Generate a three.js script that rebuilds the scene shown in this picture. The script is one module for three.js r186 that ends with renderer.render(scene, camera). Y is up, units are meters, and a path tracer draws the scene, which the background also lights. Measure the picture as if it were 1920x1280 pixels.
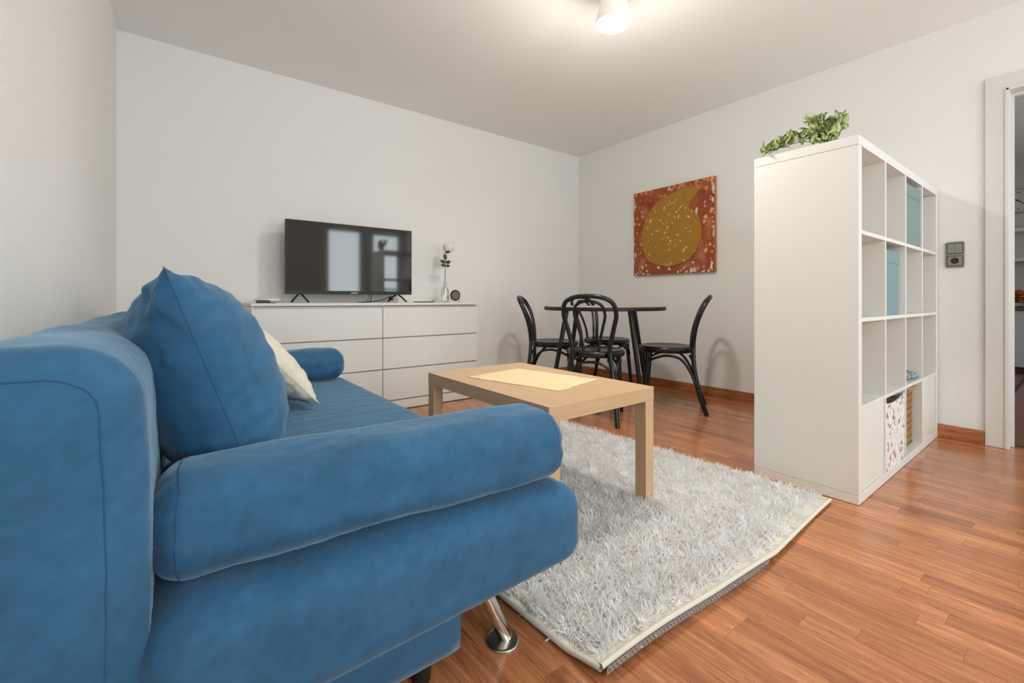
import * as THREE from 'three';
import { RoundedBoxGeometry } from 'three/addons/geometries/RoundedBoxGeometry.js';
import { mergeGeometries, mergeVertices } from 'three/addons/utils/BufferGeometryUtils.js';
import { RectAreaLightUniformsLib } from 'three/addons/lights/RectAreaLightUniformsLib.js';
import { createNoise2D, createNoise3D } from 'simplex-noise';

RectAreaLightUniformsLib.init();
// ---------------------------------------------------------------- camera, sky, light, exposure
const scene = new THREE.Scene();
const renderer = new THREE.WebGLRenderer({ antialias: true });
renderer.toneMapping = THREE.LinearToneMapping;
renderer.toneMappingExposure = 1.22;
renderer.shadowMap.enabled = true;
renderer.shadowMap.type = THREE.PCFSoftShadowMap;

const FOCAL = 825.4, HEADING = THREE.MathUtils.degToRad(53.23);
const camera = new THREE.PerspectiveCamera(THREE.MathUtils.radToDeg(2 * Math.atan(640 / FOCAL)), 1.5, 0.05, 60);
camera.position.set(0, 0.81, 0);
camera.lookAt(Math.cos(HEADING), 0.81, -Math.sin(HEADING));
camera.setViewOffset(1920, 1280, 14, 78.6, 1920, 1280);      // a shifted lens: verticals stay upright
camera.updateProjectionMatrix();

scene.background = new THREE.Color().setRGB(1.9, 2.0, 2.1);   // bright overcast sky outside the windows

function daylight(x, y, z, w, h, level, tone = [0.9, 0.97, 1.0]) {                     // sky light falling in through one window
  const l = new THREE.RectAreaLight(new THREE.Color().setRGB(...tone), level, w, h);
  l.position.set(x, y, z); l.lookAt(x, y, z - 1); l.name = 'window_daylight'; scene.add(l);
}
daylight(2.45, 1.08, 1.80, 0.70, 2.06, 3.4, [0.86, 0.96, 0.98]);                  // balcony door
daylight(3.23, 1.46, 1.80, 0.62, 1.26, 3.4, [0.86, 0.96, 0.98]);                  // window by the doorway wall
daylight(0.75, 1.40, 1.80, 1.20, 1.30, 5.8);                  // window behind the camera
daylight(5.40, 1.35, 1.80, 1.60, 1.30, 1.5);                  // window of the room beyond the doorway

// ---------------------------------------------------------------- helpers
function rng(seed) { let s = seed >>> 0; return () => { s = (s + 0x6d2b79f5) | 0; let t = Math.imul(s ^ (s >>> 15), 1 | s); t = (t + Math.imul(t ^ (t >>> 7), 61 | t)) ^ t; return ((t ^ (t >>> 14)) >>> 0) / 4294967296; }; }
const n3 = createNoise3D(rng(11)), n2 = createNoise2D(rng(12));
const fbm3 = (x, y, z, o = 3) => { let s = 0, a = 0.5; for (let i = 0; i < o; i++) { s += a * n3(x, y, z); x *= 2.03; y *= 2.03; z *= 2.03; a *= 0.5; } return s; };
const V = (x, y, z) => new THREE.Vector3(x, y, z);
const used = {};
const numbered = (n) => { const k = used[n] = (used[n] ?? -1) + 1; return k ? n + '_' + String(k).padStart(3, '0') : n; };
function shade(o) { o.castShadow = true; o.receiveShadow = true; return o; }
function thing(name, label, category, group) {
  const o = new THREE.Group(); o.name = numbered(name); o.userData = { label, category };
  if (group) o.userData.group = group;
  scene.add(o); return o;
}
function part(parent, name, geo, mat, label) { const m = shade(new THREE.Mesh(geo, mat)); m.name = name; if (label) m.userData.label = label; parent.add(m); return m; }
function struct(name, label, category, geo, mat) {
  const o = geo ? shade(new THREE.Mesh(geo, mat)) : new THREE.Group();
  o.name = name; o.userData = { label, category, kind: 'structure' }; scene.add(o); return o;
}
function single(name, label, category, geo, mat, group) {
  const m = shade(new THREE.Mesh(geo, mat)); m.name = numbered(name); m.userData = { label, category };
  if (group) m.userData.group = group;
  scene.add(m); return m;
}
function dup(src, label) { const c = src.clone(); c.name = numbered(src.name.replace(/_\d{3}$/, '')); c.userData = { ...src.userData, label }; scene.add(c); return c; }
function boxUV(g, turn = false) {                             // uv in metres, by the way each face points
  const q = g.index ? g.toNonIndexed() : g, p = q.attributes.position, uv = new Float32Array(p.count * 2), a = V(), b = V(), c = V();
  for (let i = 0; i < p.count; i += 3) {
    a.fromBufferAttribute(p, i); b.fromBufferAttribute(p, i + 1); c.fromBufferAttribute(p, i + 2);
    const n = b.clone().sub(a).cross(c.clone().sub(a)), ax = Math.abs(n.x), ay = Math.abs(n.y), az = Math.abs(n.z);
    [a, b, c].forEach((v, k) => {
      let s, t;
      if (ay >= ax && ay >= az) { s = v.z; t = v.x; } else if (ax >= az) { s = v.z; t = v.y; } else { s = v.x; t = v.y; }
      if (turn) [s, t] = [t, s];
      uv[(i + k) * 2] = s; uv[(i + k) * 2 + 1] = t;
    });
  }
  q.setAttribute('uv', new THREE.BufferAttribute(uv, 2)); return q;
}
function bx(x0, x1, y0, y1, z0, z1, r = 0.002, turn = false) {
  const w = x1 - x0, h = y1 - y0, d = z1 - z0, m = Math.min(w, h, d) * 0.49;
  const g = new RoundedBoxGeometry(w, h, d, r > 0.004 ? 4 : 2, Math.min(r, m)); g.translate((x0 + x1) / 2, (y0 + y1) / 2, (z0 + z1) / 2);
  return boxUV(g, turn);
}
function plain(x0, x1, y0, y1, z0, z1) { const g = new THREE.BoxGeometry(x1 - x0, y1 - y0, z1 - z0); g.translate((x0 + x1) / 2, (y0 + y1) / 2, (z0 + z1) / 2); return boxUV(g); }
function tube(pts, r, seg = 40, rad = 10, closed = false) { return new THREE.TubeGeometry(new THREE.CatmullRomCurve3(pts.map((p) => V(...p)), closed), seg, r, rad, closed); }
function rod(a, b, r0, r1 = r0, rad = 16) {
  const A = V(...a), B = V(...b), d = B.clone().sub(A), g = new THREE.CylinderGeometry(r1, r0, d.length(), rad, 1);
  g.applyQuaternion(new THREE.Quaternion().setFromUnitVectors(V(0, 1, 0), d.normalize())); g.translate((A.x + B.x) / 2, (A.y + B.y) / 2, (A.z + B.z) / 2); return g;
}
function lathe(pts, seg = 32) { return new THREE.LatheGeometry(pts.map((p) => new THREE.Vector2(...p)), seg); }
function bare(g) { const q = g.clone(); for (const k of Object.keys(q.attributes)) if (k !== 'position') q.deleteAttribute(k); return q; }
function join(list) { return mergeGeometries(list.map((g) => (g.index ? g.toNonIndexed() : g))); }
function tex(w, h, fn, srgb = true) {
  const d = new Uint8Array(w * h * 4);
  for (let y = 0; y < h; y++) for (let x = 0; x < w; x++) { const c = fn(x / w, y / h, x, y), i = (y * w + x) * 4; d[i] = c[0]; d[i + 1] = c[1]; d[i + 2] = c[2]; d[i + 3] = 255; }
  const t = new THREE.DataTexture(d, w, h); t.wrapS = t.wrapT = THREE.RepeatWrapping; t.magFilter = THREE.LinearFilter; t.minFilter = THREE.LinearMipmapLinearFilter; t.generateMipmaps = true;
  if (srgb) t.colorSpace = THREE.SRGBColorSpace; t.needsUpdate = true; return t;
}
function canvasTex(w, h, draw) {
  const c = document.createElement('canvas'); c.width = w; c.height = h; draw(c.getContext('2d'), w, h);
  const t = new THREE.CanvasTexture(c); t.colorSpace = THREE.SRGBColorSpace; t.wrapS = t.wrapT = THREE.RepeatWrapping; return t;
}
const clamp = (v, a = 0, b = 255) => Math.max(a, Math.min(b, v));
const mat = (color, roughness = 0.5, o = {}) => new THREE.MeshStandardMaterial({ color, roughness, ...o });
const phys = (color, roughness = 0.5, o = {}) => new THREE.MeshPhysicalMaterial({ color, roughness, ...o });
// periodic noise for tiling textures: fold a torus into 3D noise
function per(u, v, fu, fv, seed) { const a = u * Math.PI * 2, b = v * Math.PI * 2; return n3(Math.cos(a) * fu + seed, Math.sin(a) * fu + Math.cos(b) * fv, Math.sin(b) * fv - seed * 0.7); }

// ---------------------------------------------------------------- textures and materials
const plasterBump = tex(512, 512, (u, v) => { const g = 128 + 60 * per(u, v, 14, 14, 3) + 50 * per(u, v, 30, 30, 5); return [clamp(g), clamp(g), clamp(g)]; }, false);
plasterBump.repeat.set(1.4, 1.4);
const M = {};
M.wall = mat(0xf1f0ec, 0.92, { bumpMap: plasterBump, bumpScale: 0.0008 });
M.ceiling = mat(0xfaf8f4, 0.95, { bumpMap: plasterBump, bumpScale: 0.0006 });
M.white = mat(0xe6e4de, 0.42);
M.whiteFoil = mat(0xe2e0da, 0.38);
M.doorWhite = mat(0xe2e0da, 0.35);
M.gap = mat(0x4a443c, 0.9);

// one sheet of cherry-coloured wood, u along the grain (1.6 m), v across (0.5 m)
const woodGrain = tex(1024, 512, (u, v) => {
  const warp = per(u, v, 0.5, 1.6, 21) * 0.5, fig = per(u, v, 0.35, 2.2, 33);
  const rings = Math.sin((v * 26 + warp * 6 + fig * 5) * Math.PI * 2 * 0.55);
  const fine = per(u, v, 1.6, 42, 7), pore = per(u, v, 3.5, 90, 9), patch = per(u, v, 0.7, 3.5, 41);
  const k = 1 + 0.06 * rings + 0.05 * fine + 0.035 * pore + 0.10 * patch + (pore > 0.62 ? -0.12 : 0);
  return [clamp(184 * k + 2), clamp(121 * Math.pow(k, 1.3)), clamp(78 * Math.pow(k, 1.45))];
});
woodGrain.repeat.set(1 / 1.6, 1 / 0.5);
const woodTints = [[1, 1, 1], [0.88, 0.83, 0.79], [1.12, 1.12, 1.12], [0.95, 0.92, 0.9], [0.78, 0.71, 0.66]];
M.planks = woodTints.map((t) => phys(new THREE.Color().setRGB(...t), 0.26, { map: woodGrain, clearcoat: 0.3, clearcoatRoughness: 0.13 }));
M.plankField = phys(0xffffff, 0.26, { map: woodGrain, clearcoat: 0.3, clearcoatRoughness: 0.13, vertexColors: true });
M.floorBase = mat(0x3a2416, 0.9);
M.skirting = mat(0xb9805a, 0.45, { map: (() => { const t = woodGrain.clone(); t.repeat.set(1 / 1.6, 1 / 0.9); t.needsUpdate = true; return t; })() });
M.skirting.color.setRGB(0.86, 0.8, 0.76);

const birch = tex(512, 512, (u, v) => {
  const f = per(u, v, 0.8, 22, 51), p = per(u, v, 0.5, 4, 53), q = per(u, v, 2.5, 60, 57), k = 1 + 0.02 * f + 0.03 * p + 0.02 * q;
  return [clamp(202 * k), clamp(167 * k), clamp(130 * Math.pow(k, 1.3))];
});
birch.repeat.set(1 / 1.0, 1 / 0.6);
M.birch = mat(0xffffff, 0.42, { map: birch });

M.velvet = phys(0xffffff, 0.85, { vertexColors: true, sheen: 0.75, sheenRoughness: 0.8, sheenColor: new THREE.Color().setRGB(0.66, 0.88, 1.0) });
M.velvetSeam = phys(0x24527a, 0.9, { sheen: 0.5, sheenColor: new THREE.Color().setRGB(0.3, 0.4, 0.5) });
M.cream = phys(0xdcd5c2, 0.9, { sheen: 0.3, sheenColor: new THREE.Color(0xffffff) });
M.chrome = mat(0xd8d8d6, 0.12, { metalness: 1 });
M.steel = mat(0xb9b4aa, 0.3, { metalness: 1 });
M.black = mat(0x17181a, 0.27);
M.blackMatt = mat(0x1b1a18, 0.55);
M.tvBody = mat(0x0d0d0e, 0.4);
M.tvScreen = phys(0x050506, 0.055, { specularIntensity: 1, ior: 1.75 });
M.glass = phys(0xffffff, 0.02, { transmission: 1, thickness: 0, ior: 1.45 });
M.solidGlass = phys(0xffffff, 0.02, { transmission: 1, thickness: 0.004, ior: 1.45 });
M.rugBase = mat(0xe6dfd0, 0.95);
M.binding = mat(0xd9d4c8, 0.9);
M.pile = phys(0xffffff, 1.0, { transmission: 0.5, thickness: 0 });
M.tissue = mat(0xe6cfa4, 0.85);
M.blueBox = [mat(0x7c8e8b, 0.8), mat(0x7b959b, 0.8)];
M.switchMetal = mat(0x9a998c, 0.42, { metalness: 0.55 });
M.switchDark = mat(0x2b2c2a, 0.6);
M.leafGreen = mat(0xffffff, 0.55, { vertexColors: true });
M.roseLeaf = mat(0x3d4a2a, 0.6);
M.rosePetal = phys(0xe9e4d4, 0.7, { sheen: 0.4 });

// ---------------------------------------------------------------- the room
const XL = -0.279, XR = 3.617, ZB = -3.455, ZF = 1.6, H = 2.404, XD = 3.735;

const doorHole = [-0.285, 0.60, 1.955];
function wallShape(w0, w1, h, holes) {
  const feet = holes.filter((o) => o[2] <= 0).flatMap(([a, b, , d]) => [[a, 0], [a, d], [b, d], [b, 0]]);   // an opening down to the floor is a notch
  const s = new THREE.Shape([[w0, 0], ...feet, [w1, 0], [w1, h], [w0, h]].map((p) => new THREE.Vector2(...p)));
  for (const [a, b, c, d] of holes) if (c > 0) s.holes.push(new THREE.Path([[a, c], [a, d], [b, d], [b, c]].map((p) => new THREE.Vector2(...p))));
  return s;
}
struct('wall_back', 'off-white plaster wall behind the white chest of drawers', 'wall', plain(XL - 0.15, XD, -0.02, H + 0.02, ZB - 0.15, ZB), M.wall);
struct('wall_left', 'off-white plaster wall behind the blue sofa', 'wall', plain(XL - 0.15, XL, -0.02, H + 0.02, ZB, ZF), M.wall);
{
  const g = new THREE.ExtrudeGeometry(wallShape(ZB, ZF, H + 0.02, [[doorHole[0], doorHole[1], 0, doorHole[2]]]), { depth: XD - XR, bevelEnabled: false });
  g.rotateY(-Math.PI / 2); g.translate(XD, 0, 0);             // shape x becomes z
  struct('wall_right', 'off-white plaster wall with the painting and the open doorway', 'wall', boxUV(g), M.wall);
}
const W1 = [2.12, 2.78, 0.06, 2.1], W2 = [2.93, 3.53, 0.84, 2.08], W3 = [4.6, 6.2, 0.7, 2.0], W4 = [0.15, 1.35, 0.75, 2.05];
{
  const g = new THREE.ExtrudeGeometry(wallShape(XL - 0.15, 8.2, H + 0.02, [W4, W1, W2, W3]), { depth: 0.15, bevelEnabled: false }); g.translate(0, 0, ZF);
  struct('wall_front', 'off-white wall with the windows, facing the television', 'wall', boxUV(g), M.wall);
}
struct('ceiling', 'plain off-white ceiling above the living room', 'ceiling', plain(XL - 0.15, 8.2, H, H + 0.12, ZB - 0.15, ZF + 0.15), M.ceiling);
function windowUnit(n, [x0, x1, y0, y1], label, bars) {
  const w = struct('window_' + n, label, 'window'), f = 0.055, z0 = ZF + 0.03, z1 = ZF + 0.1;
  part(w, 'frame', join([bx(x0, x0 + f, y0, y1, z0, z1), bx(x1 - f, x1, y0, y1, z0, z1), bx(x0 + f, x1 - f, y0, y0 + f, z0, z1), bx(x0 + f, x1 - f, y1 - f, y1, z0, z1)]), M.doorWhite);
  for (const b of bars) part(w, 'glazing_bar', bx(x0 + f, x1 - f, b - 0.02, b + 0.02, z0 + 0.01, z1 - 0.01), M.doorWhite);
  const p = new THREE.PlaneGeometry(x1 - x0 - 2 * f, y1 - y0 - 2 * f); p.translate((x0 + x1) / 2, (y0 + y1) / 2, ZF + 0.065); part(w, 'pane', p, M.glass);
}
windowUnit(1, W1, 'tall narrow glazed balcony door mirrored in the television', []);
windowUnit(2, W2, 'smaller casement window near the doorway wall, mirrored in the television', [1.0]);
windowUnit(4, W4, 'wide window facing the sofa from behind the viewer', [1.7]);
windowUnit(3, W3, 'wide window of the room beyond the doorway', [1.6]);

// floor: strips of cherry laminate, 3 strips to a board, running from the window wall to the chest of drawers
const floor = struct('floor', 'cherry-coloured strip laminate floor of the living room', 'floor', plain(XL - 0.15, XD, -0.1, -0.006, ZB - 0.15, ZF + 0.15), M.floorBase);
{
  const R = rng(77), SW = 0.0605, lens = [0.26, 0.34, 0.42, 0.52, 0.64], offs = 6, cache = {};
  const plankGeo = (li, k, w) => {
    const key = li + '_' + k + '_' + w.toFixed(4);
    if (cache[key]) return cache[key];
    const L = lens[li], g = new THREE.BoxGeometry(w - 0.0005, 0.008, L - 0.0005), p = g.attributes.position, uv = g.attributes.uv, ou = k * 0.271 + li * 0.113, ov = k * 0.0817 + li * 0.041;
    for (let i = 0; i < p.count; i++) uv.setXY(i, p.getZ(i) + ou, p.getX(i) + ov);
    g.translate(0, -0.004, 0); return cache[key] = g;
  };
  const all = [];
  for (let i = 0, x = XL; x < XD - 0.002; i++, x += SW) {
    const w = Math.min(SW, XD - x); let z = ZB - 0.02 - R() * 0.3;
    while (z < ZF) { const li = Math.floor(R() * lens.length), L = lens[li]; all.push({ x: x + w / 2, z: z + L / 2, li, L, w, k: Math.floor(R() * offs), t: [0, 0, 1, 2, 2, 3, 3, 4][Math.floor(R() * 8)] }); z += L; }
  }
  const cov = (p, x0, x1, z0, z1) => p.x > x0 && p.x < x1 && p.z - p.L / 2 > z0 && p.z + p.L / 2 < z1;
  const inView = (p) => { const f = p.x * 0.5986 - p.z * 0.801, r = p.x * 0.801 + p.z * 0.5986; return f > 0.55 && r / f < 1.25 && r / f > -0.75; };
  for (const p of all) {
    p.hid = p.z > 0.25 || p.x < 0.2 || cov(p, 0.72, 2.03, -2.54, -0.66) || cov(p, XL, 0.55, -2.8, -0.7) || cov(p, 0.38, 2.0, -3.5, -3.05) || !inView(p);
    p.d = Math.hypot(p.x, p.z);
  }
  all.sort((a, b) => (a.hid - b.hid) || (a.d - b.d));
  const rest = [];
  all.forEach((p, i) => {
    if (i < 300 && !p.hid) { const m = part(floor, 'plank', plankGeo(p.li, p.k, p.w), M.planks[p.t]); m.position.set(p.x, 0, p.z); return; }
    const g = plankGeo(p.li, p.k, p.w).clone().translate(p.x, 0, p.z), n = g.attributes.position.count, c = new Float32Array(n * 3);
    for (let j = 0; j < n; j++) c.set(woodTints[p.t], j * 3);
    g.setAttribute('color', new THREE.BufferAttribute(c, 3)); rest.push(g);
  });
  const m = part(floor, 'plank_field', mergeGeometries(rest), M.plankField); m.userData.kind = 'stuff';
}
// skirting boards
struct('baseboard_right', 'cherry-coloured wooden skirting board along the painting wall', 'baseboard', bx(XR - 0.016, XR, 0, 0.078, ZB, -0.365, 0.003), M.skirting);
struct('baseboard_back', 'cherry-coloured wooden skirting board behind the chest of drawers', 'baseboard', bx(XL, XR - 0.016, 0, 0.078, ZB, ZB + 0.014, 0.003), M.skirting);
struct('baseboard_left', 'cherry-coloured wooden skirting board behind the sofa', 'baseboard', bx(XL, XL + 0.012, 0, 0.078, ZB + 0.014, ZF, 0.003), M.skirting);
// door frame
{
  const d = struct('door_1', 'white door frame of the open doorway', 'door frame'), a0 = -0.362, a1 = doorHole[0], b1 = doorHole[1], top = 2.027;
  part(d, 'architrave', join([bx(XR - 0.016, XR + 0.004, 0, top, a0, a1 + 0.006, 0.004), bx(XR - 0.016, XR + 0.004, 0, top, b1, b1 + 0.075, 0.004), bx(XR - 0.016, XR + 0.004, top - 0.075, top, a1, b1, 0.004)]), M.doorWhite);
  part(d, 'jamb', join([bx(XR - 0.022, XD + 0.01, 0, doorHole[2], a1 - 0.004, a1 + 0.014, 0.003), bx(XR - 0.022, XD + 0.01, 0, doorHole[2], b1 - 0.014, b1 + 0.004, 0.003), bx(XR - 0.022, XD + 0.01, doorHole[2] - 0.016, doorHole[2] + 0.002, a1, b1, 0.003)]), M.doorWhite);
  part(d, 'rebate', join([bx(XD - 0.05, XD - 0.02, 0, doorHole[2] - 0.016, a1 + 0.012, a1 + 0.024, 0.002), bx(XD - 0.05, XD - 0.02, doorHole[2] - 0.028, doorHole[2] - 0.014, a1 + 0.02, b1, 0.002)]), M.doorWhite);
}
struct('trim_1', 'dark threshold strip on the floor of the doorway', 'threshold', bx(XD - 0.022, XD + 0.012, 0, 0.005, doorHole[0] + 0.014, doorHole[1] - 0.014, 0.002), mat(0x3b342d, 0.5));

// ---------------------------------------------------------------- soft furnishings helpers
function tintVelvet(g, seed, base = [0.022, 0.112, 0.226]) {
  const p = g.attributes.position, c = new Float32Array(p.count * 3);
  for (let i = 0; i < p.count; i++) {
    const x = p.getX(i), y = p.getY(i), z = p.getZ(i);
    const k = 1 + 0.20 * fbm3(x * 26 + seed, y * 26, z * 26, 3) + 0.08 * n3(x * 70, y * 70, z * 70 + seed) + 0.22 * fbm3(x * 6, y * 6 + seed, z * 6, 2);
    for (let j = 0; j < 3; j++) c[i * 3 + j] = base[j] * Math.pow(k, j === 0 ? 1.25 : 1);
  }
  g.setAttribute('color', new THREE.BufferAttribute(c, 3)); return g;
}
function softBox(w, h, d, r, step, warp) {                    // rounded box of even fine mesh, moved by warp(p, n)
  const seg = (s) => Math.max(4, Math.round(s / step));
  let g = bare(new THREE.BoxGeometry(w, h, d, seg(w), seg(h), seg(d))); g = mergeVertices(g, 1e-5);
  const p = g.attributes.position, v = V(), map = softMap(w, h, d, r, warp);
  for (let i = 0; i < p.count; i++) { map(v.fromBufferAttribute(p, i)); p.setXYZ(i, v.x, v.y, v.z); }
  g.computeVertexNormals(); return g;
}
function softMap(w, h, d, r, warp) {
  const rr = Array.isArray(r) ? r : [r, r, r], ext = [w / 2, h / 2, d / 2];
  return (v) => {
    const a = v.toArray(), dir = a.map((c, k) => (c - clamp(c, -(ext[k] - rr[k]), ext[k] - rr[k])) / rr[k]), L = Math.hypot(...dir);
    if (L > 0) v.fromArray(a.map((c, k) => clamp(c, -(ext[k] - rr[k]), ext[k] - rr[k]) + rr[k] * dir[k] / L));
    if (warp) warp(v);
    return v;
  };
}
function pillowGeo(S, T, seed, wr = 0.006, p = 2.4, a = 0.6, pinch = 0.085, N = 64) {   // lies in the local x/y plane, z is thickness; S: half size
  const edge = (u, v) => { const pu = 1 - pinch * (1 - v * v) * Math.pow(Math.abs(u), 3), pv = 1 - pinch * (1 - u * u) * Math.pow(Math.abs(v), 3); return [S * u * pu, S * v * pv]; };
  const pos = [], idx = [];
  for (const side of [1, -1]) {
    const o = pos.length / 3;
    for (let j = 0; j <= N; j++) for (let i = 0; i <= N; i++) {
      const u = Math.sin((i / N - 0.5) * Math.PI), v = Math.sin((j / N - 0.5) * Math.PI), [x, y] = edge(u, v);
      const body = Math.pow(Math.max(0, 1 - Math.pow(Math.abs(u), p)), a) * Math.pow(Math.max(0, 1 - Math.pow(Math.abs(v), p)), a);
      const rim = Math.pow(1 - body, 1.5) * Math.min(1, body * 8);
      const fold = wr * (2.2 * rim * n3(x * 9 + seed, y * 34, side) + 1.6 * rim * n3(x * 34, y * 9 + seed, side * 2) + 0.9 * Math.min(1, body * 3) * n3(x * 7 + seed, y * 22, side * 3));
      pos.push(x, y, side * (T * body + fold * Math.min(1, body * 5)));
    }
    for (let j = 0; j < N; j++) for (let i = 0; i < N; i++) { const A = o + j * (N + 1) + i, B = A + 1, C = A + N + 1, D = C + 1; side > 0 ? idx.push(A, B, D, A, D, C) : idx.push(A, D, B, A, C, D); }
  }
  let g = new THREE.BufferGeometry(); g.setAttribute('position', new THREE.Float32BufferAttribute(pos, 3)); g.setIndex(idx); g = mergeVertices(g, 1e-5); g.computeVertexNormals();
  const rim = []; const K = 40;
  for (let s = 0; s < 4; s++) for (let k = 0; k < K; k++) { const t = k / K * 2 - 1, [u, v] = [[t, -1], [1, t], [-t, 1], [-1, -t]][s], [x, y] = edge(u, v); rim.push([x, y, 0]); }
  return { g, seam: tube(rim, 0.0010, 240, 6, true) };
}

// ---------------------------------------------------------------- sofa
const SZ0 = -2.72, SZ1 = -0.742;                              // far and near end of the sofa
{
  const s = thing('sofa', 'blue microfibre sofa bed with thick rounded backrest along the left wall', 'sofa');
  // backrest: profile swept along z
  const bh = 0.62, bw = 0.222, bl = SZ1 - SZ0;
  const warpBack = (v) => {
    const up = (v.y + bh / 2) / bh; v.x += 0.012 * Math.sin(up * Math.PI) * Math.sign(v.x) * (Math.abs(v.x) > 0.05 ? 1 : 0.4);
    v.y += 0.010 * fbm3(v.x * 3, v.y * 3, v.z * 1.7, 2) * up; const w = 0.0022 * fbm3(v.x * 24, v.y * 9, v.z * 24, 2); v.x += w; v.z += w;
  }, back = softBox(bw, bh, bl, [0.095, 0.085, 0.06], 0.0095, warpBack), mapBack = softMap(bw, bh, bl, [0.095, 0.085, 0.06], warpBack);
  back.translate(XL + 0.018 + bw / 2, 0.135 + bh / 2, (SZ0 + SZ1) / 2);
  const bp = part(s, 'backrest', tintVelvet(back, 1), M.velvet);
  const off = V(XL + 0.018 + bw / 2, 0.135 + bh / 2, (SZ0 + SZ1) / 2), sx = bw / 2 - 0.034, sy = bh / 2 - 0.030, c = 0.055, seamPts = [];
  for (let k = 0; k <= 30; k++) seamPts.push([-sx, -sy + (2 * sy - c) * k / 30]);
  for (let k = 1; k < 12; k++) { const a = k / 12 * Math.PI / 2; seamPts.push([-sx + c - c * Math.cos(a), sy - c + c * Math.sin(a)]); }
  for (let k = 0; k <= 6; k++) seamPts.push([-sx + c + (2 * sx - 2 * c) * k / 6, sy]);
  for (let k = 1; k < 12; k++) { const a = k / 12 * Math.PI / 2; seamPts.push([sx - c + c * Math.sin(a), sy - c + c * Math.cos(a)]); }
  for (let k = 0; k <= 30; k++) seamPts.push([sx, sy - c - (2 * sy - c) * k / 30]);
  part(bp, 'seam', tube(seamPts.map(([x, y]) => mapBack(V(x, y, bl / 2)).add(off).toArray()), 0.0013, 300, 6), M.velvetSeam);
  // seat mattress
  const x0 = -0.045, x1 = 0.815, y0 = 0.160, y1 = 0.364, sl = SZ1 - SZ0;
  const seat = softBox(x1 - x0, y1 - y0, sl, [0.07, 0.062, 0.062], 0.0095, (v) => {
    const fx = v.x / ((x1 - x0) / 2), fz = v.z / (sl / 2);
    const fy = clamp(v.y / 0.09, -1, 1);
    if (fy > 0) v.y += fy * (0.006 * (1 - fx * fx) * (1 - Math.pow(Math.abs(fz), 4)) - 0.010 * Math.max(0, fx - 0.3));
    else v.y -= fy * 0.008 * fx;
    const w = 0.0020 * fbm3(v.x * 2.4 + v.z * 3, v.y * 3, v.z * 13, 2) * (v.y > 0.05 ? 1 : 0.3) + 0.0016 * fbm3(v.x * 20, v.y * 16, v.z * 20, 2); v.y += w; v.z += w * 0.5;
  });
  seat.translate((x0 + x1) / 2, (y0 + y1) / 2, (SZ0 + SZ1) / 2);
  part(s, 'seat', tintVelvet(seat, 5), M.velvet);
  const box = softBox(0.50, 0.12, sl - 0.10, [0.012, 0.012, 0.012], 0.03); box.translate(0.245, 0.115, (SZ0 + SZ1) / 2 - 0.02);
  part(s, 'storage_box', tintVelvet(box, 9, [0.028, 0.11, 0.22]), M.velvet);
  for (const [fx, fz] of [[0.627, -0.84], [0.627, SZ0 + 0.1]]) {
    const leg = part(s, 'leg', rod([fx + 0.004, 0.006, fz], [fx - 0.072, 0.185, fz - 0.02], 0.0165, 0.0165, 28), M.chrome);
    const disc = lathe([[0, 0.007], [0.034, 0.0068], [0.0385, 0.0055], [0.040, 0.003], [0.040, 0]], 40); disc.translate(fx - 0.004, 0, fz); part(leg, 'foot_disc', disc, M.steel);
  }
  for (const z of [-0.86, -2.6]) { const g = rod([0.42, 0, z], [0.42, 0.06, z], 0.02, 0.024); part(s, 'glide', g, M.blackMatt); }
}
function bolster(label) {
  const t = thing('bolster', label, 'bolster', 'blue bolsters at the ends of the sofa');
  const L = 0.83, h = 0.172, d = 0.222;
  const warp = (v) => {
    const e = Math.max(0, Math.abs(v.x) / (L / 2) - 0.86) / 0.14;
    v.z += 0.006 * e * n3(v.y * 30, v.z * 8, v.x * 3) + 0.004 * n3(v.x * 5, v.y * 9, v.z * 9); v.y += 0.004 * n3(v.x * 4 + 5, v.z * 8, 1) + 0.0016 * fbm3(v.x * 22, v.y * 22, v.z * 22, 2);
    v.x += 0.006 * e * Math.sign(v.x) * n3(v.y * 24, v.z * 24, 4);
    v.y -= (v.y > 0 ? 1 : 0) * 0.012 * e * e;
  }, g = softBox(L, h, d, [0.062, 0.068, 0.080], 0.008, warp), map = softMap(L, h, d, [0.062, 0.068, 0.080], warp);
  const b = part(t, 'cushion', tintVelvet(g, 14), M.velvet);
  for (const sx of [-1, 1]) {
    const ring = [], x = sx * (L / 2 - 0.045);
    for (const [p, q] of [[[-h / 2, -d / 2], [h / 2, -d / 2]], [[h / 2, -d / 2], [h / 2, d / 2]], [[h / 2, d / 2], [-h / 2, d / 2]], [[-h / 2, d / 2], [-h / 2, -d / 2]]]) for (let k = 0; k < 14; k++) ring.push(map(V(x, p[0] + (q[0] - p[0]) * k / 14, p[1] + (q[1] - p[1]) * k / 14)).toArray());
    part(b, 'seam', tube(ring, 0.0009, 160, 6, true), M.velvetSeam);
  }
  return t;
}
{
  const a = bolster('blue bolster lying across the near end of the sofa seat'); a.position.set(0.375, 0.449, -0.898); a.rotation.y = -0.06;
  const b = bolster('blue bolster at the far end of the sofa seat, beside the chest of drawers'); b.position.set(0.345, 0.451, -2.575); b.rotation.y = 0.02;
}
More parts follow.
